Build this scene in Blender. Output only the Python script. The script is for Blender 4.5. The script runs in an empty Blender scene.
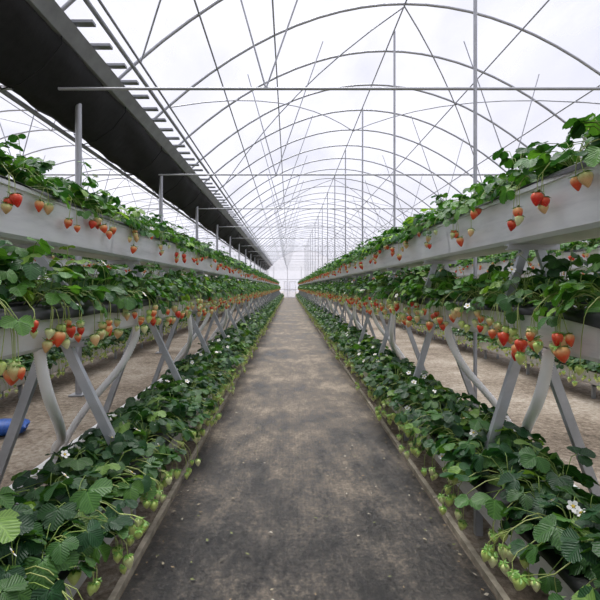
import bpy, math, random
import numpy as np
from mathutils import Vector
random.seed(7); R=random.Random(11)
H=1.4; Y0=-1.0; Y1=55.0
scene=bpy.context.scene
try:
    scene.view_settings.view_transform='Standard'
    scene.view_settings.look='None'
except Exception: pass

# ---------------------------------------------------------------- materials
def newmat(name):
    m=bpy.data.materials.new(name); m.use_nodes=True
    nt=m.node_tree; b=nt.nodes['Principled BSDF']; return m,nt,b
def N(nt,t,**k):
    n=nt.nodes.new(t)
    for a,v in k.items(): setattr(n,a,v)
    return n
def ramp(nt,fac,stops):
    r=N(nt,'ShaderNodeValToRGB'); e=r.color_ramp.elements
    e[0].position=stops[0][0]; e[0].color=(*stops[0][1],1)
    e[1].position=stops[-1][0]; e[1].color=(*stops[-1][1],1)
    for p,c in stops[1:-1]:
        x=e.new(p); x.color=(*c,1)
    nt.links.new(fac,r.inputs[0]); return r
def noise(nt,scale,detail=4,rough=.55,vec=None):
    n=N(nt,'ShaderNodeTexNoise'); n.inputs['Scale'].default_value=scale
    n.inputs['Detail'].default_value=detail; n.inputs['Roughness'].default_value=rough
    if vec is not None: nt.links.new(vec,n.inputs['Vector'])
    return n
def bump(nt,b,h,s,d=.01):
    bp=N(nt,'ShaderNodeBump'); bp.inputs['Strength'].default_value=s; bp.inputs['Distance'].default_value=d
    nt.links.new(h,bp.inputs['Height']); nt.links.new(bp.outputs[0],b.inputs['Normal'])
def coord(nt,scale=(1,1,1)):
    tc=N(nt,'ShaderNodeTexCoord'); mp=N(nt,'ShaderNodeMapping'); mp.inputs['Scale'].default_value=scale
    nt.links.new(tc.outputs['Object'],mp.inputs[0]); return mp.outputs[0]
def simple(name,col,rough=.5,metal=0,var=.15,nscale=6,bs=0):
    m,nt,b=newmat(name)
    n=noise(nt,nscale,vec=coord(nt))
    lo=tuple(c*(1-var) for c in col); hi=tuple(min(1,c*(1+var)) for c in col)
    r=ramp(nt,n.outputs[0],[(.3,lo),(.7,hi)])
    nt.links.new(r.outputs[0],b.inputs['Base Color'])
    b.inputs['Roughness'].default_value=rough; b.inputs['Metallic'].default_value=metal
    if bs: bump(nt,b,n.outputs[0],bs)
    return m

M_steel=simple('galvanised_steel',(.42,.44,.47),.42,.5,.22,5)
m,nt,b=newmat('trough_sheet'); M_trough=m
n1=noise(nt,2.2,5,vec=coord(nt,(3,.5,6))); n2=noise(nt,40,3,vec=coord(nt,(1,.25,1)))
mx=N(nt,'ShaderNodeMath',operation='MULTIPLY_ADD'); nt.links.new(n1.outputs[0],mx.inputs[0]); mx.inputs[1].default_value=.75
mm=N(nt,'ShaderNodeMath',operation='MULTIPLY'); nt.links.new(n2.outputs[0],mm.inputs[0]); mm.inputs[1].default_value=.25
nt.links.new(mm.outputs[0],mx.inputs[2])
r=ramp(nt,mx.outputs[0],[(.3,(.60,.62,.65)),(.5,(.80,.81,.84)),(.7,(.88,.89,.91))])
nt.links.new(r.outputs[0],b.inputs['Base Color']); b.inputs['Metallic'].default_value=.12; b.inputs['Roughness'].default_value=.36
M_frame=simple('frame_tube',(.40,.41,.44),.45,.4,.1,4)
M_black=simple('black_film',(.010,.010,.011),.4,0,.3,8,.3)
M_shade=simple('black_shade_cloth',(.006,.006,.007),.8,0,.4,12,.4)
M_white=simple('white_plastic',(.92,.92,.92),.35,0,.02,5)
M_hose=simple('drip_hose',(.02,.02,.02),.4)
M_curb=simple('curb_board',(.42,.37,.29),.8,0,.35,14,.3)
M_blue=simple('blue_woven_bag',(.02,.10,.42),.45,0,.3,30,.4)
M_girder=simple('girder_grey',(.30,.31,.34),.5,.4,.15,5)
m,nt,b=newmat('litter'); M_lit=m
at=N(nt,'ShaderNodeAttribute',attribute_name='Col'); nt.links.new(at.outputs['Color'],b.inputs['Base Color']); b.inputs['Roughness'].default_value=.8
m,nt,b=newmat('soil'); M_soil=m
v=coord(nt); n1=noise(nt,.9,6,.6,v); n2=noise(nt,18,5,.75,v)
mx=N(nt,'ShaderNodeMix'); mx.data_type='FLOAT'; mx.inputs[0].default_value=.5
nt.links.new(n1.outputs[0],mx.inputs[2]); nt.links.new(n2.outputs[0],mx.inputs[3])
r=ramp(nt,mx.outputs[0],[(.36,(.085,.065,.045)),(.47,(.25,.20,.15)),(.56,(.42,.36,.29)),(.66,(.58,.52,.45))])
nt.links.new(r.outputs[0],b.inputs['Base Color']); b.inputs['Roughness'].default_value=.95; bump(nt,b,n2.outputs[0],.9,.04)
# path weed cloth
m,nt,b=newmat('weed_cloth'); M_path=m
v=coord(nt); vs=coord(nt,(2.4,.8,1))
n1=noise(nt,.95,8,.66,v); n2=noise(nt,38,6,.85,v); n3=noise(nt,2.6,6,.65,vs)
mx=N(nt,'ShaderNodeMix'); mx.data_type='FLOAT'; mx.inputs[0].default_value=.4
nt.links.new(n1.outputs[0],mx.inputs[2]); nt.links.new(n3.outputs[0],mx.inputs[3])
mx3=N(nt,'ShaderNodeMix'); mx3.data_type='FLOAT'; mx3.inputs[0].default_value=.36
nt.links.new(mx.outputs[0],mx3.inputs[2]); nt.links.new(n2.outputs[0],mx3.inputs[3])
sp=N(nt,'ShaderNodeSeparateXYZ'); nt.links.new(v,sp.inputs[0])
mr=N(nt,'ShaderNodeMapRange'); nt.links.new(sp.outputs[1],mr.inputs[0])
mr.inputs[1].default_value=2.2; mr.inputs[2].default_value=5.5; mr.inputs[3].default_value=-.05; mr.inputs[4].default_value=.03  # lighter with distance: dust, plus grazing reflection painted into the cloth colour
# contrast boost around mean so damp patches read
cb=N(nt,'ShaderNodeMath',operation='MULTIPLY_ADD'); nt.links.new(mx3.outputs[0],cb.inputs[0]); cb.inputs[1].default_value=1.35; cb.inputs[2].default_value=-.17
ad=N(nt,'ShaderNodeMath',operation='ADD'); nt.links.new(cb.outputs[0],ad.inputs[0]); nt.links.new(mr.outputs[0],ad.inputs[1])
r=ramp(nt,ad.outputs[0],[(.38,(.026,.025,.025)),(.46,(.070,.063,.056)),(.53,(.17,.142,.112)),(.64,(.36,.30,.23))])
w1=N(nt,'ShaderNodeTexWave',bands_direction='X'); w1.inputs['Scale'].default_value=12; w1.inputs['Distortion'].default_value=2; nt.links.new(v,w1.inputs[0])
w2=N(nt,'ShaderNodeTexWave',bands_direction='Y'); w2.inputs['Scale'].default_value=12; w2.inputs['Distortion'].default_value=2; nt.links.new(v,w2.inputs[0])
wm=N(nt,'ShaderNodeMath',operation='MULTIPLY'); nt.links.new(w1.outputs['Fac'],wm.inputs[0]); nt.links.new(w2.outputs['Fac'],wm.inputs[1])
mc=N(nt,'ShaderNodeMix'); mc.data_type='RGBA'; mc.blend_type='MULTIPLY'
wr=ramp(nt,wm.outputs[0],[(0,(.75,.75,.75)),(.6,(1.1,1.1,1.1))])
mc.inputs[0].default_value=.45; nt.links.new(r.outputs[0],mc.inputs[6]); nt.links.new(wr.outputs[0],mc.inputs[7])
nt.links.new(mc.outputs[2],b.inputs['Base Color'])
rr_=ramp(nt,ad.outputs[0],[(.42,(.35,.35,.35)),(.55,(.8,.8,.8))]); nt.links.new(rr_.outputs[0],b.inputs['Roughness']); bump(nt,b,mx3.outputs[0],.9,.035)
def leafmat(name,mult):
    m,nt,b=newmat(name)
    at=N(nt,'ShaderNodeAttribute',attribute_name='Col'); uv=N(nt,'ShaderNodeUVMap'); uv.uv_map='UVMap'
    sp=N(nt,'ShaderNodeSeparateXYZ'); nt.links.new(uv.outputs[0],sp.inputs[0])
    ab=N(nt,'ShaderNodeMath',operation='ABSOLUTE'); nt.links.new(sp.outputs[1],ab.inputs[0])
    ma=N(nt,'ShaderNodeMath',operation='MULTIPLY_ADD'); nt.links.new(ab.outputs[0],ma.inputs[0]); ma.inputs[1].default_value=-.9
    nt.links.new(sp.outputs[0],ma.inputs[2])
    ms=N(nt,'ShaderNodeMath',operation='MULTIPLY'); nt.links.new(ma.outputs[0],ms.inputs[0]); ms.inputs[1].default_value=7
    pp=N(nt,'ShaderNodeMath',operation='PINGPONG'); nt.links.new(ms.outputs[0],pp.inputs[0]); pp.inputs[1].default_value=.5
    mi=N(nt,'ShaderNodeMath',operation='MINIMUM'); nt.links.new(pp.outputs[0],mi.inputs[0])
    m5=N(nt,'ShaderNodeMath',operation='MULTIPLY'); nt.links.new(ab.outputs[0],m5.inputs[0]); m5.inputs[1].default_value=4
    nt.links.new(m5.outputs[0],mi.inputs[1])
    r=ramp(nt,mi.outputs[0],[(0,(1.5*mult,1.45*mult,1.3*mult)),(.12,(mult,mult,mult)),(.5,(.8*mult,.83*mult,.83*mult))])
    mc=N(nt,'ShaderNodeMix'); mc.data_type='RGBA'; mc.blend_type='MULTIPLY'; mc.inputs[0].default_value=1
    nt.links.new(at.outputs['Color'],mc.inputs[6]); nt.links.new(r.outputs[0],mc.inputs[7])
    nt.links.new(mc.outputs[2],b.inputs['Base Color']); b.inputs['Roughness'].default_value=.42
    b.inputs['Specular IOR Level'].default_value=.4
    bump(nt,b,mi.outputs[0],.5,.005)
    tr=N(nt,'ShaderNodeBsdfTranslucent'); g=N(nt,'ShaderNodeMix'); g.data_type='RGBA'; g.blend_type='MULTIPLY'; g.inputs[0].default_value=1
    nt.links.new(mc.outputs[2],g.inputs[6]); g.inputs[7].default_value=(1.7,1.8,.6,1); nt.links.new(g.outputs[2],tr.inputs[0])
    sh=N(nt,'ShaderNodeMixShader'); sh.inputs[0].default_value=.25
    nt.links.new(b.outputs[0],sh.inputs[1]); nt.links.new(tr.outputs[0],sh.inputs[2])
    nt.links.new(sh.outputs[0],nt.nodes['Material Output'].inputs[0]); return m
M_leaf=leafmat('strawberry_leaf',1.0)
m,nt,b=newmat('strawberry_fruit'); M_berry=m
at=N(nt,'ShaderNodeAttribute',attribute_name='Col')
vo=N(nt,'ShaderNodeTexVoronoi'); vo.inputs['Scale'].default_value=150; nt.links.new(coord(nt),vo.inputs['Vector'])
cr=ramp(nt,vo.outputs['Distance'],[(.12,(1,1,1)),(.25,(0,0,0))])
mc=N(nt,'ShaderNodeMix'); mc.data_type='RGBA'; nt.links.new(cr.outputs[0],mc.inputs[0])
nt.links.new(at.outputs['Color'],mc.inputs[6]); mc.inputs[7].default_value=(.6,.42,.12,1)
nt.links.new(mc.outputs[2],b.inputs['Base Color']); b.inputs['Roughness'].default_value=.3; bump(nt,b,vo.outputs['Distance'],.3,.003)
m,nt,b=newmat('stem_and_petal'); M_plain=m
at=N(nt,'ShaderNodeAttribute',attribute_name='Col'); nt.links.new(at.outputs['Color'],b.inputs['Base Color']); b.inputs['Roughness'].default_value=.5
def filmmat(name,fac,rough=.3):
    m=bpy.data.materials.new(name); m.use_nodes=True; nt=m.node_tree; nt.nodes.clear()
    o=N(nt,'ShaderNodeOutputMaterial'); t=N(nt,'ShaderNodeBsdfTransparent'); t.inputs[0].default_value=(.97,.97,.99,1)
    d=N(nt,'ShaderNodeBsdfTranslucent'); d.inputs[0].default_value=(.80,.81,.88,1)
    g=N(nt,'ShaderNodeBsdfGlossy'); g.inputs['Roughness'].default_value=rough; g.inputs[0].default_value=(.8,.8,.85,1)
    a=N(nt,'ShaderNodeMixShader'); a.inputs[0].default_value=.12
    nt.links.new(d.outputs[0],a.inputs[1]); nt.links.new(g.outputs[0],a.inputs[2])
    n=noise(nt,.5,5,.6,coord(nt,(1,.35,1))); mr=N(nt,'ShaderNodeMapRange'); nt.links.new(n.outputs[0],mr.inputs[0])
    mr.inputs[1].default_value=.3; mr.inputs[2].default_value=.7; mr.inputs[3].default_value=fac-.16; mr.inputs[4].default_value=fac+.16
    s=N(nt,'ShaderNodeMixShader'); nt.links.new(mr.outputs[0],s.inputs[0])
    nt.links.new(t.outputs[0],s.inputs[1]); nt.links.new(a.outputs[0],s.inputs[2]); nt.links.new(s.outputs[0],o.inputs[0]); return m
M_film=filmmat('greenhouse_film',.26)
M_wall=filmmat('wall_film',.5)

# ---------------------------------------------------------------- mesh builder
class MB:
    def __init__(s): s.v=[];s.f=[];s.m=[];s.c=[];s.uv=[];s.n=0;s.sm=[]
    def add(s,verts,faces,mat=0,col=(1,1,1),uv=None,smooth=True):
        verts=np.asarray(verts,float); k=len(verts); o=s.n
        s.v.append(verts); s.n+=k
        for f in faces: s.f.append(tuple(i+o for i in f))
        s.m+= [mat]*len(faces); s.sm+=[smooth]*len(faces)
        col=np.asarray(col,float)
        if col.ndim==1: col=np.tile(col[:3],(k,1))
        s.c.append(col); s.uv.append(np.zeros((k,2)) if uv is None else uv)
    def mesh(s,name,mats):
        me=bpy.data.meshes.new(name); V=np.concatenate(s.v)
        me.from_pydata(V.tolist(),[],s.f)
        for m in mats: me.materials.append(m)
        me.polygons.foreach_set('material_index',s.m); me.polygons.foreach_set('use_smooth',s.sm)
        C=np.concatenate(s.c); a=me.color_attributes.new('Col','FLOAT_COLOR','POINT')
        a.data.foreach_set('color',np.hstack([C,np.ones((len(C),1))]).ravel())
        li=np.zeros(len(me.loops),dtype=np.int32); me.loops.foreach_get('vertex_index',li)
        U=np.concatenate(s.uv); l=me.uv_layers.new(name='UVMap'); l.data.foreach_set('uv',U[li].ravel())
        me.update(); return me
    def obj(s,name,mats,parent=None):
        o=bpy.data.objects.new(name,s.mesh(name,mats)); scene.collection.objects.link(o)
        if parent: o.parent=parent
        return o
def empty(name,loc=(0,0,0)):
    o=bpy.data.objects.new(name,None); o.location=loc; scene.collection.objects.link(o); return o
def tube(mb,pts,r,seg=6,mat=0,col=(1,1,1),cap=False):
    P=np.asarray(pts,float); n=len(P); rr=np.full(n,r) if np.isscalar(r) else np.asarray(r)
    T=np.gradient(P,axis=0); T/= np.linalg.norm(T,axis=1)[:,None]+1e-9
    up=np.array([0,0,1.]) if abs(T[0][2])<.9 else np.array([1.,0,0])
    V=[]
    for i in range(n):
        a=np.cross(T[i],up); a/=np.linalg.norm(a)+1e-9; b=np.cross(T[i],a)
        up=np.cross(a,T[i])
        for k in range(seg):
            t=2*math.pi*k/seg; V.append(P[i]+rr[i]*(math.cos(t)*a+math.sin(t)*b))
    F=[(i*seg+k,i*seg+(k+1)%seg,(i+1)*seg+(k+1)%seg,(i+1)*seg+k) for i in range(n-1) for k in range(seg)]
    if cap: F+= [tuple(range(seg))[::-1],tuple((n-1)*seg+k for k in range(seg))]
    mb.add(V,F,mat,col)
def beam(mb,a,b,w,d,side=(0,1,0),mat=0):
    a=np.array(a,float);b=np.array(b,float); t=b-a; t/=np.linalg.norm(t); s=np.array(side,float); s-=t*s.dot(t); s/=np.linalg.norm(s); u=np.cross(t,s)
    th=.006
    prof=[(-w/2,-d/2),(w/2,-d/2),(w/2,d/2),(w/2-th,d/2),(w/2-th,-d/2+th),(-w/2+th,-d/2+th),(-w/2+th,d/2),(-w/2,d/2)]
    V=[p+u*x+s*y for p in (a,b) for x,y in prof]; k=8
    F=[(i,(i+1)%k,k+(i+1)%k,k+i) for i in range(k)]+[tuple(range(k))[::-1],tuple(range(k,2*k))]
    mb.add(V,F,mat,smooth=False)
def box(mb,c,s,mat=0):
    c=np.array(c);s=np.array(s)/2
    V=[c+s*np.array([x,y,z]) for x in(-1,1) for y in(-1,1) for z in(-1,1)]
    mb.add(V,[(0,1,3,2),(4,6,7,5),(0,4,5,1),(2,3,7,6),(0,2,6,4),(1,5,7,3)],mat,smooth=False)
def extrude(mb,prof,ys,mat=0,jit=None,closed=True,smooth=False):
    k=len(prof); V=[]
    for y in ys:
        for i,(x,z) in enumerate(prof):
            dx,dz=jit(i,y) if jit else (0,0); V.append((x+dx,y,z+dz))
    F=[]
    for j in range(len(ys)-1):
        for i in range(k if closed else k-1):
            F.append((j*k+i,j*k+(i+1)%k,(j+1)*k+(i+1)%k,(j+1)*k+i))
    if closed: F+=[tuple(range(k))[::-1],tuple((len(ys)-1)*k+i for i in range(k))]
    mb.add(V,F,mat,smooth=smooth)

# ---------------------------------------------------------------- plants
def leaflet_base(N_=8):
    ts=np.linspace(0,1,N_+1); mid=[];L=[];Rr=[]
    for i,t in enumerate(ts):
        w=.46*max(0,math.sin(math.pi*t**1.36))**.65
        mid.append((t,0)); 
        e=.035 if i%2 else -.02
        tt=t+ (0.03 if i%2 else -0.02)
        if 0<i<N_: L.append((tt,w+e)); Rr.append((tt,-(w+e)))
    return mid,L,Rr
mid,Lm,Rm=leaflet_base(10)
NB=len(mid)-1
LP=np.array(mid+Lm+Rm); 
LF=[]
o1=NB+1; o2=o1+NB-1
for off,flip in((o1,False),(o2,True)):
    tri=[(0,1,off)]; 
    for i in range(1,NB-1): tri.append((i,i+1,off+i,off+i-1))
    tri.append((NB-1,NB,off+NB-2))
    for f in tri: LF.append(f if not flip else f[::-1])
def rot2(p,a): c,s=math.cos(a),math.sin(a); return np.stack([p[:,0]*c-p[:,1]*s,p[:,0]*s+p[:,1]*c],1)
def add_leaf(mb,p,az,pitch,roll,size,col,rng):
    ca,sa=math.cos(az),math.sin(az)
    d=np.array([ca*math.cos(pitch),sa*math.cos(pitch),math.sin(pitch)])
    s=np.array([-sa,ca,0]); n=np.cross(d,s)
    s2=s*math.cos(roll)+n*math.sin(roll); n2=np.cross(d,s2)
    fold=rng.uniform(.1,.45); droop=rng.uniform(.1,.45)
    for ang,off in((0,.08),(1.25,.03),(-1.25,.03)):
        sz=size*(1 if ang==0 else .9)*rng.uniform(.92,1.05)
        z=fold*np.abs(LP[:,1])-droop*LP[:,0]**2+.03*np.sin(LP[:,0]*14+LP[:,1]*9)
        q=rot2(LP+np.array([off,0]),ang+rng.uniform(-.1,.1))
        zz=z - (.12*np.hypot(q[:,0],q[:,1]) if ang else 0)
        V=p+sz*(q[:,:1]*d+q[:,1:2]*s2+zz[:,None]*n2)
        c=np.array(col)*rng.uniform(.88,1.12)
        mb.add(V,LF,0,c,uv=LP.copy())
BP=[(0,.25),(.05,.72),(.18,.98),(.36,1.0),(.56,.82),(.76,.54),(.9,.30),(.98,.12),(1.0,0.02)]
BS=10
def add_berry(mb,p,L,kind,rng):
    w=L*.42*rng.uniform(.85,1.1)
    tilt=np.array([rng.uniform(-.25,.25),rng.uniform(-.25,.25),-1.]); tilt/=np.linalg.norm(tilt)
    a=np.cross(tilt,[0,1,0]); a/=np.linalg.norm(a); b=np.cross(tilt,a)
    if kind=='red': ct,cb=(.82,.14,.06),(.74,.026,.018)
    elif kind=='org': ct,cb=(.88,.54,.22),(.88,.10,.04)
    elif kind=='pale': ct,cb=(.68,.72,.30),(.86,.52,.26)
    elif kind=='white': ct,cb=(.60,.70,.26),(.82,.82,.48)
    else: ct,cb=(.44,.60,.13),(.66,.74,.26)
    V=[];C=[]
    for t,r in BP:
        for k in range(BS):
            an=2*math.pi*k/BS; V.append(p+tilt*t*L+(a*math.cos(an)+b*math.sin(an))*r*w)
            f=min(1,max(0,(t-.1)/.45)); C.append([ct[i]*(1-f)+cb[i]*f for i in range(3)])
    n=len(BP)
    F=[(i*BS+k,i*BS+(k+1)%BS,(i+1)*BS+(k+1)%BS,(i+1)*BS+k) for i in range(n-1) for k in range(BS)]
    F+=[tuple(range(BS))[::-1],tuple((n-1)*BS+k for k in range(BS))]
    mb.add(V,F,1,np.array(C))
    g=(.14,.30,.045)
    for k in range(7):
        an=2*math.pi*k/7+rng.random(); dr=a*math.cos(an)+b*math.sin(an); sd=np.cross(dr,tilt)
        V=[p-tilt*.002,p+dr*w*.7+sd*w*.28-tilt*.002,p+dr*w*1.35+tilt*L*rng.uniform(-.2,.22),p+dr*w*.7-sd*w*.28-tilt*.002]
        mb.add(V,[(0,1,2,3)],2,g,smooth=False)
def add_flower(mb,p,nrm,r,rng):
    nrm=np.array(nrm,float); nrm/=np.linalg.norm(nrm)
    a=np.cross(nrm,[0.1,1,.2]); a/=np.linalg.norm(a); b=np.cross(nrm,a)
    for k in range(5):
        an=2*math.pi*k/5; d=a*math.cos(an)+b*math.sin(an); s=np.cross(nrm,d)
        V=[p+d*r*.15,p+d*r*.5+s*r*.38+nrm*r*.1,p+d*r*.9+s*r*.28+nrm*r*.18,p+d*r*1.0+nrm*r*.2,p+d*r*.9-s*r*.28+nrm*r*.18,p+d*r*.5-s*r*.38+nrm*r*.1]
        mb.add(V,[(0,1,2,3,4,5)],2,(.88,.88,.85))
    V=[p+nrm*r*.28]+[p+nrm*r*.12+(a*math.cos(t)+b*math.sin(t))*r*.28 for t in np.linspace(0,2*math.pi,7)[:-1]]
    mb.add(V,[(0,i+1,(i+1)%6+1) for i in range(6)],2,(.75,.55,.06))
def bez(p0,p1,p2,n=5):
    t=np.linspace(0,1,n)[:,None]; return (1-t)**2*p0+2*t*(1-t)*p1+t*t*p2
def plant_segment(name,seed,L=2.0,W=.35,nleaf=26,hgt=.2,size=(.05,.085),ntruss=8,nback=3,zr=(-.18,-.04),kinds='rrop',bl=.05,nflow=8,dark=1.0,spread=.16,over=.5,reach=.035,maxb=4,blue=0,spill=0):
    rng=random.Random(seed); mb=MB(); nstep=9; step=L/nstep
    for i in range(nstep):
        for row in(-1,1):
            cx=row*W*.24+rng.uniform(-.02,.02); cy=(i+.5+.25*row)*step+rng.uniform(-.04,.04)
            cr=np.array([cx,cy,0.0]); hs=rng.uniform(.6,1.25); ds=rng.uniform(.8,1.15)
            for k in range(nleaf//2):
                az=rng.uniform(0,2*math.pi)
                el=rng.random()
                ln=spread*(.35+.75*(1-el))*rng.uniform(.7,1.25)
                hz=hgt*hs*(.25+.75*el)*rng.uniform(.7,1.1)
                out=math.cos(az)*row
                if out>0 and rng.random()<over: hz*=rng.uniform(.0,.6); ln*=1.15
                p2=cr+np.array([math.cos(az)*ln,math.sin(az)*ln,hz])
                if p2[2]<.03 and abs(p2[0])<W/2+.03: p2[2]=.035
                p1=cr+np.array([math.cos(az)*ln*.35,math.sin(az)*ln*.35,hz*1.05+.02])
                tube(mb,bez(cr,p1,p2,4),.0022,3,2,(.20,.30,.06))
                t=rng.random()**1.7
                c=np.array([.018,.072,.020])*(1-t)+np.array([.085,.205,.035])*t
                if rng.random()<.08: c=np.array([.17,.30,.05])
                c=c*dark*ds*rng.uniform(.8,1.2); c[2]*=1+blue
                add_leaf(mb,p2,az+rng.uniform(-.5,.5),rng.uniform(-.85,.2),rng.uniform(-.5,.5),rng.uniform(*size),c,rng)
    # leaves arching over and hanging past the trough lip
    for i in range(spill):
        y=rng.uniform(0,L); sd=1 if rng.random()<.7 else -1
        p2=np.array([sd*(W/2+rng.uniform(.03,.08)),y,rng.uniform(-.05,.06)])
        cr=np.array([sd*W*.24,y+rng.uniform(-.06,.06),0]); p1=np.array([sd*W*.42,y,.16])
        tube(mb,bez(cr,p1,p2,5),.0022,3,2,(.20,.30,.06))
        t=rng.random(); c=(np.array([.02,.08,.02])*(1-t)+np.array([.09,.21,.035])*t)*dark
        add_leaf(mb,p2,(0 if sd>0 else math.pi)+rng.uniform(-1,1),rng.uniform(-1.1,-.5),rng.uniform(-.4,.4),rng.uniform(*size)*.9,c,rng)
    for side,nt_ in((1,ntruss),(-1,nback)):
        for i in range(nt_):
            y=(i+rng.uniform(.0,1.))*L/nt_; x0=side*W*.2
            edge=side*(W/2+rng.uniform(.015,.05)+rng.random()*max(0,reach-.05)); cl=rng.uniform(zr[0],zr[1])
            mid_=np.array([edge,y,.02])
            tube(mb,bez(np.array([x0,y,.02]),np.array([side*W*.4,y,.13]),mid_,5),.0025,4,2,(.34,.40,.12))
            for j in range(rng.choice([1,2,2,3,3,maxb])):
                e=np.array([edge+side*rng.uniform(-.01,reach),y+rng.uniform(-.06,.06),cl+rng.uniform(-.04,.04)])
                e[0]=side*max(side*e[0],W/2+.03)
                tube(mb,bez(mid_,np.array([e[0]+side*.01,(y+e[1])/2,.0]),e,4),.0019,3,2,(.38,.46,.14))
                kd={'r':'red','o':'org','p':'pale','g':'green','w':'white'}[rng.choice(kinds)]
                add_berry(mb,e,bl*rng.uniform(.7,1.15)*(.85 if kd in('green','white') else 1),kd,rng)
    for i in range(nflow):
        x=rng.uniform(-.1,.28); y=rng.uniform(0,L); z=rng.uniform(.6,1.1)*hgt if x<.18 else rng.uniform(-.02,.1)
        p=np.array([x,y,z]); tube(mb,bez(np.array([x*.4,y,0]),np.array([x*.5,y,z]),p,4),.002,3,2,(.25,.36,.10))
        add_flower(mb,p,(rng.uniform(.1,.9),rng.uniform(-.9,.9),rng.uniform(.4,1)),.024,rng)
    return mb.mesh(name,[M_leaf,M_berry,M_plain])
SEG=2.0
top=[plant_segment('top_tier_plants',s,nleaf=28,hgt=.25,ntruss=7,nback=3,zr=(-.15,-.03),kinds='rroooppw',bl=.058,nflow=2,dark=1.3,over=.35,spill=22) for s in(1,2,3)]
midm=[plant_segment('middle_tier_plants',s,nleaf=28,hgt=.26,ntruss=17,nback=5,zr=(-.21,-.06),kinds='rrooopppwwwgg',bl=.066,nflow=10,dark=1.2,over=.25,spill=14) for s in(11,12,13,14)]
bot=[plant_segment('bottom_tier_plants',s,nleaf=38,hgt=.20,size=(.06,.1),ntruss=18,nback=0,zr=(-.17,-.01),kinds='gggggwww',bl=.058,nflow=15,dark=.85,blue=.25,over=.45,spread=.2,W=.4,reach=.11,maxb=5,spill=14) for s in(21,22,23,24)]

# ---------------------------------------------------------------- racks
FR=1.5
def trough(mb,xi,zt,h,W,sgn,yy=(Y0,Y1)):
    def X(u): return xi+sgn*u
    p=[(X(-.014),zt-.022),(X(-.014),zt),(X(.012),zt),(X(.012),zt-.03),(X(W-.012),zt-.03),(X(W-.012),zt),(X(W+.014),zt),(X(W+.014),zt-.022),(X(W),zt-.022),
       (X(W-.025),zt-h+.02),(X(W-.045),zt-h),(X(.045),zt-h),(X(.025),zt-h+.02),(X(0),zt-.022)]
    if sgn<0: p=p[::-1]
    extrude(mb,p,[yy[0],yy[1]],0)
    y=yy[0]+1.3
    while y<min(yy[1],40):
        V=[];
        for yyy in(y,y+.03):
            for (x,z) in [(X(-.003),zt-.024),(X(.0215),zt-h+.02)]:
                V.append((x,yyy,z))
        mb.add(V,[(0,1,3,2)],0,smooth=False); y+=3
def drape(mb,xi,zt,W,sgn,seed,hang=.02):
    rng=random.Random(seed); ys=np.arange(Y0,Y1,.12); ph=[rng.uniform(0,6) for _ in range(6)]
    prof=[(-.022,-.015-hang),(-.020,.004),(0.0,.016),(.06,.014),(W/2,.024),(W-.06,.014),(W,.016),(W+.020,.004),(W+.022,-.015-hang)]
    def jit(i,y):
        f=math.sin(y*1.7+ph[0])+.6*math.sin(y*4.3+ph[1])+.5*math.sin(y*9.1+ph[2])
        g=math.sin(y*23+ph[3])
        if i in(0,8): return (0,-.012*f)
        if i in(1,2,6,7): return (0,.003*g)
        return (0,.006*f)
    extrude(mb,[(xi+sgn*u,zt+z) for u,z in prof],ys,1,jit,closed=False,smooth=True)
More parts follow.
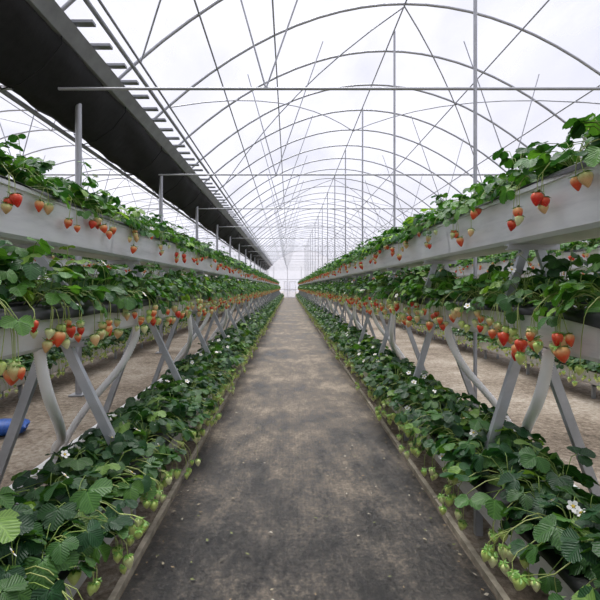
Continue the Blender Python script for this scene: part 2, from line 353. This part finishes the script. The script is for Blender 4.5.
def rack(sgn,xt,xm,xb,seed,near=True):
    e=empty('strawberry_rack'); W=.35
    zt,zm,zb=1.90,1.285,.38; ht,hm,hb=.26,.19,.2
    mb=MB(); trough(mb,xt,zt,ht,W,sgn); drape(mb,xt,zt,W,sgn,seed,.0); mb.obj('top_trough',[M_trough,M_black],e)
    mb=MB(); trough(mb,xm,zm,hm,W,sgn); drape(mb,xm,zm,W,sgn,seed+1,.022); mb.obj('middle_trough',[M_trough,M_black],e)
    mb=MB(); trough(mb,xb,zb,hb,.4,sgn); drape(mb,xb,zb,.4,sgn,seed+2,.0); mb.obj('bottom_trough',[M_trough,M_black],e)
    mb=MB(); y=-.55
    X=lambda b,u:b+sgn*u
    while y<Y1-.5:
        beam(mb,(X(xt,.14),y,zt-ht),(X(xm,.02),y,zm-.01),.045,.03); beam(mb,(X(xt,.21),y,zt-ht),(X(xm,W-.02),y,zm-.01),.045,.03)
        beam(mb,(X(xt,.03),y,zt-ht-.015),(X(xt,W-.03),y,zt-ht-.015),.03,.04)
        beam(mb,(X(xm,.12),y,zm-hm),(X(xb,.10),y,zb-.03),.05,.035)
        beam(mb,(X(xm,.22),y,zm-hm),(X(xm,.62),y,0.0),.05,.035)
        beam(mb,(X(xm,.0),y,zm-hm-.015),(X(xm,W),y,zm-hm-.015),.03,.045)
        beam(mb,(X(xb,.06),y,zb-hb-.015),(X(xm,.58),y,zb-hb-.015),.03,.03)
        for u in(.08,.32): beam(mb,(X(xb,u),y,zb-hb),(X(xb,u),y,0),.04,.03)
        box(mb,(X(xm,.62),y,.006),(.1,.08,.012))
        y+=FR
    mb.obj('support_frame',[M_steel],e)
    mb=MB()
    for xx,z in((xt,zt),(xm,zm),(xb,zb)):
        tube(mb,[(X(xx,.17),y,z+.035+.004*math.sin(y*3)) for y in np.arange(Y0,Y1,1.0)],.009,5)
    mb.obj('drip_hose',[M_hose],e)
    mb=MB()
    def pipe(pts,r0=.025):
        P=[];pts=[np.array(p,float) for p in pts]
        ext=[2*pts[0]-pts[1]]+pts+[2*pts[-1]-pts[-2]]
        for i in range(1,len(ext)-2):
            a,b,c,d=ext[i-1:i+3]
            for t in np.linspace(0,1,22,endpoint=False):
                P.append(.5*((2*b)+(c-a)*t+(2*a-5*b+4*c-d)*t*t+(3*b-a-3*c+d)*t**3))
        P.append(pts[-1]); r=[r0+(.004 if k%2 else 0) for k in range(len(P))]
        tube(mb,P,r,10)
    for y in ([2.1,5.2,8.2,12.8,17,22,28] if near else [4,9,14]):
        # two drops from the middle trough meeting outside the rack, then down to the collector
        pipe([(X(xm,.05),y-.02,zm-hm+.01),(X(xm,.04),y,zm-hm-.13),(X(xm,.05),y+.08,.82),(X(xm,.15),y+.35,.62),(X(xm,.40),y+.85,.36),(X(xm,.60),y+1.15,.20),(X(xm,.69),y+1.3,.05)])
        pipe([(X(xm,.04),y+1.28,zm-hm+.01),(X(xm,.05),y+1.27,zm-hm-.10),(X(xm,.16),y+1.26,.78),(X(xm,.40),y+1.28,.50),(X(xm,.58),y+1.32,.25),(X(xm,.69),y+1.38,.05)])
    tube(mb,[(X(xm,.69),y,.045) for y in (Y0,Y1)],.04,10)
    mb.obj('drain_pipe',[M_white],e)
    pe=empty('strawberry_plants'); rng=random.Random(seed+50); k=0
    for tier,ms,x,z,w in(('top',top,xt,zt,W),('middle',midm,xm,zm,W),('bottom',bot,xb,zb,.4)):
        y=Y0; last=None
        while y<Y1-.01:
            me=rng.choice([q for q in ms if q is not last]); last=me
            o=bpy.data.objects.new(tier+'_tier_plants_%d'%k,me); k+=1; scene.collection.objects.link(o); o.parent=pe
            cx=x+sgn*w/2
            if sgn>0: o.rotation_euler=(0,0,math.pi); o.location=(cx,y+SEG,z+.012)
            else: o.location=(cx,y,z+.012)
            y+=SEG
    return e
rack(-1,-1.33,-1.15,-.81,100)
rack(1,1.20,1.20,.99,200)
rack(-1,-3.75,-3.6,-3.3,300,near=False)
rack(1,3.95,3.95,3.75,400,near=False)
rack(-1,-6.6,-6.45,-6.15,500,near=False)
rack(1,7.4,7.4,7.2,600,near=False)

# ---------------------------------------------------------------- ground
mb=MB(); mb.add([(-60,-40,0),(60,-40,0),(60,140,0),(-60,140,0)],[(0,1,2,3)]); mb.obj('floor',[M_soil])
mb=MB(); ys=np.arange(Y0-1.5,Y1+.01,.2); xs=np.linspace(-.755,.925,19); V=[];F=[]
rr=random.Random(3)
for j,y in enumerate(ys):
    for i,x in enumerate(xs):
        z=.010+.004*(math.sin(x*7+y*2.1)+math.sin(y*5.3+x*3)*.6+rr.uniform(-.6,.6))
        V.append((x,y,max(.003,z)))
n=len(xs)
F=[(j*n+i,j*n+i+1,(j+1)*n+i+1,(j+1)*n+i) for j in range(len(ys)-1) for i in range(n-1)]
mb.add(V,F); path=mb.obj('weed_control_cloth_path',[M_path])
mb=MB()
for i in range(800):
    y=1.0+rr.random()**1.6*22
    if rr.random()<.75:
        u=rr.random()**2.4*.55; x=(-.74+u) if rr.random()<.5 else (.91-u)
    else: x=rr.uniform(-.7,.88)
    s=rr.uniform(.004,.010); a=rr.uniform(0,6.28); k=6
    col=rr.choice([(.34,.29,.20),(.26,.19,.11),(.42,.38,.30),(.10,.09,.07),(.18,.20,.08)])
    V=[(x+s*math.cos(a+2*math.pi*t/k)*(1.6 if t%3==0 else .7),y+s*math.sin(a+2*math.pi*t/k)*(1.5 if t%3==0 else .8),.022+rr.uniform(0,.006)) for t in range(k)]
    mb.add(V,[tuple(range(k))],0,col)
mb.obj('dry_leaf_litter',[M_lit],path)
for x in(-.78,.95):
    mb=MB(); y=Y0-1
    while y<Y1:
        j=rr.uniform(-.004,.004); box(mb,(x+j,y+1.2,.018),(.03,2.39,.036)); y+=2.4
    mb.obj('path_edging_board',[M_curb])

# ---------------------------------------------------------------- greenhouse frame
A0,A1=-2.5,6.5; XC=(A0+A1)/2; HS=(A1-A0)/2; ZE=4.15; RISE=2.15
def arch(x,c=XC,h=HS,ze=ZE,rise=RISE): return ze+rise*(1-((x-c)/h)**2)
bays=[(XC,HS),(-2.9-4.5,4.4),(6.9+4.5,4.4)]
fr=empty('greenhouse_frame')
YB,YE=-3.0,57.0
mb=MB()
ysA=np.arange(YB,YE+.01,1.5)
for (c,h) in bays:
    for y in ysA:
        xs=np.linspace(c-h,c+h,25); tube(mb,[(x,y,arch(x,c,h)) for x in xs],.022,6)
mb.obj('roof_arches',[M_frame],fr)
mb=MB()
for (c,h) in bays:
    for u in(-.72,-.5,0,.45,.78):
        x=c+u*h; tube(mb,[(x,YB,arch(x,c,h)-.02),(x,YE,arch(x,c,h)-.02)],.015,6)
mb.obj('roof_purlins',[M_frame],fr)
mb=MB()
YT=np.arange(1.1,YE,3.6); ZT=3.55
for (c,h) in bays:
    for y in YT:
        tube(mb,[(c-h,y,ZT),(c+h,y,ZT)],.016,6)
        for u0,u1 in((-.5,-.62),(-.5,-.3),(.5,.3),(.5,.62)):
            xa=c+u0*h; xb_=c+u1*h; tube(mb,[(xa,y,ZT),(xb_,y,arch(xb_,c,h))],.010,5)
mb.obj('tie_rods_and_struts',[M_frame],fr)
mb=MB()
for (c,h) in bays:
    for y in(0.0,7.5,19.5,33):
        for a,b_,dy in((-.9,0,6),(0,-.9,6),(0,.9,6),(.9,0,6)):
            pts=[]
            for t in np.linspace(0,1,10):
                x=c+h*(a+(b_-a)*t); pts.append((x,y+dy*t,arch(x,c,h)-.045))
            tube(mb,pts,.013,5)
mb.obj('wind_braces',[M_frame],fr)
mb=MB()
for x in(-2.72,6.7,-11.9,15.9):
    for y in np.arange(2.0,YE,3.6):
        tube(mb,[(x,y,0),(x,y,ZE)],.04,10); box(mb,(x,y,.01),(.18,.18,.02))
mb.obj('posts',[M_frame],fr)
mb=MB()
for y in np.arange(1.1,YE,3.6):
    x=2.02; tube(mb,[(x,y,0),(x,y,arch(x))],.021,8); box(mb,(x,y,.01),(.14,.14,.02))
mb.obj('centre_posts',[M_frame],fr)
mb=MB()
ga=(-2.40,4.12); gb=(-2.08,4.34)
for g in(ga,gb): tube(mb,[(g[0],YB,g[1]),(g[0],YE,g[1])],.028,8)
y=YB
while y<YE:
    box(mb,((ga[0]+gb[0])/2,y,(ga[1]+gb[1])/2),(.30,.09,.03)) ; y+=.45
extrude(mb,[(-2.46,4.06),(-2.40,4.06),(-2.28,4.19),(-2.34,4.21)],[YB,YE])
tube(mb,[(-2.0,YB,4.42),(-2.0,YE,4.42)],.018,6)
mb.obj('eave_girder',[M_girder],fr)
for x in(-2.7,6.7):
    mb=MB(); extrude(mb,[(x-.2,4.35),(x-.18,4.35),(x-.1,4.2),(x+.1,4.2),(x+.18,4.35),(x+.2,4.35),(x+.12,4.17),(x-.12,4.17)],[YB,YE]); mb.obj('rain_gutter',[M_girder])
mb=MB()
pts=[(-3.12,3.62),(-3.02,3.56),(-2.9,3.60),(-2.78,3.70),(-2.64,3.80),(-2.52,3.92),(-2.44,4.04),(-2.46,4.14),(-2.6,4.12),(-2.8,3.98),(-3.0,3.82),(-3.12,3.72)]
ys=np.arange(YB,YE,.15)
def jit(i,y): return (.015*math.sin(y*3+i*2)+.008*math.sin(y*8.1+i),.02*math.sin(y*2.2+i*1.3)+.014*math.sin(y*9+i*2.1))
extrude(mb,pts,ys,0,jit,smooth=True)
tube(mb,[(-3.14,YB,3.55),(-3.14,YE,3.55)],.03,8,1)
for y in np.arange(YB+.4,YE,1.8):
    tube(mb,[(x*1.0-.0,y,z) for x,z in [(-3.17,3.66),(-3.05,3.50),(-2.85,3.56),(-2.6,3.74),(-2.41,3.98),(-2.42,4.16)]],.008,5,0)
mb.obj('rolled_shade_curtain',[M_shade,M_girder])

mb=MB()
for (c,h) in bays:
    xs=np.linspace(c-h-.15,c+h+.15,33); ys=np.arange(YB,YE+.01,.75); V=[];k=len(xs)
    for j,y in enumerate(ys):
        for x in xs:
            V.append((x,y,arch(x,c,h)+.03-(.035 if j%2 else 0)))
    F=[(j*k+i,j*k+i+1,(j+1)*k+i+1,(j+1)*k+i) for j in range(len(ys)-1) for i in range(k-1)]
    mb.add(V,F)
mb.obj('ceiling',[M_film])
def wallx(name,x):
    mb=MB(); mb.add([(x,YB,0),(x,YE,0),(x,YE,4.2),(x,YB,4.2)],[(0,1,2,3)]); mb.obj(name,[M_wall])
wallx('wall_left',-11.95); wallx('wall_right',15.95)
mb=MB()
for (c,h) in bays:
    xs=np.linspace(c-h-.2,c+h+.2,25); k=25
    V=[(x,YE,0) for x in xs]+[(x,YE,arch(x,c,h)) for x in xs]
    mb.add(V,[(i,i+1,k+i+1,k+i) for i in range(k-1)])
mb.obj('wall_far',[M_wall])
mb=MB()
for z in(1.1,2.4): tube(mb,[(-11.9,YE-.05,z),(15.9,YE-.05,z)],.03,6)
for x in np.arange(-11,16,1.8): tube(mb,[(x,YE-.05,0),(x,YE-.05,4.1)],.03,6)
mb.obj('end_wall_rails',[M_frame],fr)
mb=MB()
for x in(-.65,.1,.85): box(mb,(x,YE-.14,1.05),(.06,.05,2.1))
for z in(.03,1.0,2.1): box(mb,(.1,YE-.14,z),(1.56,.05,.06))
mb.add([(-.65,YE-.12,0),(.85,YE-.12,0),(.85,YE-.12,2.1),(-.65,YE-.12,2.1)],[(0,1,2,3)],1)
mb.obj('door_1',[M_white,M_wall])

mb=MB(); 
nu,nv=20,12; V=[]
for i in range(nu+1):
    for j in range(nv):
        u=-1+2*i/nu; t=2*math.pi*j/nv
        prof=(1-abs(u)**5)**.5 if abs(u)<1 else 0
        prof=.12+.88*prof
        w=.22*(.75+.25*prof); hh=.13*prof
        V.append((u*.36+.01*math.sin(t*3),w*math.cos(t)*(1+.04*math.sin(u*9+t)),.13+hh*math.sin(t)*(1+.05*math.sin(u*7+t*2))))
F=[(i*nv+j,i*nv+(j+1)%nv,(i+1)*nv+(j+1)%nv,(i+1)*nv+j) for i in range(nu) for j in range(nv)]
F+=[tuple(range(nv)),tuple(nu*nv+j for j in range(nv))[::-1]]
mb.add(V,F,0)
o=mb.obj('blue_fertilizer_bag',[M_blue]); o.location=(-2.72,4.1,-.0); o.rotation_euler=(0,0,.3); o.scale=(.6,.6,.55)

# ---------------------------------------------------------------- light
w=bpy.data.worlds.new('World'); scene.world=w; w.use_nodes=True; nt=w.node_tree; bg=nt.nodes['Background']
tc=N(nt,'ShaderNodeTexCoord'); n1=noise(nt,2.6,5,.55,tc.outputs['Generated'])
r=ramp(nt,n1.outputs[0],[(.35,(.68,.69,.79)),(.65,(.87,.87,.94))])
nt.links.new(r.outputs[0],bg.inputs[0]); bg.inputs[1].default_value=1.08
s=bpy.data.lights.new('sun','SUN'); s.energy=4.8; s.angle=math.radians(40); s.color=(1,.98,.94)
so=bpy.data.objects.new('sun',s); scene.collection.objects.link(so); so.rotation_euler=(math.radians(-20),math.radians(-6),0)
# ---------------------------------------------------------------- camera
cd=bpy.data.cameras.new('camera'); cam=bpy.data.objects.new('camera',cd); scene.collection.objects.link(cam)
cd.sensor_width=36; cd.lens=26; cd.shift_x=11/600; cd.shift_y=-13/600; cd.clip_end=400
cam.location=(0,0,H); cam.rotation_euler=(math.radians(90),0,0)
scene.camera=cam
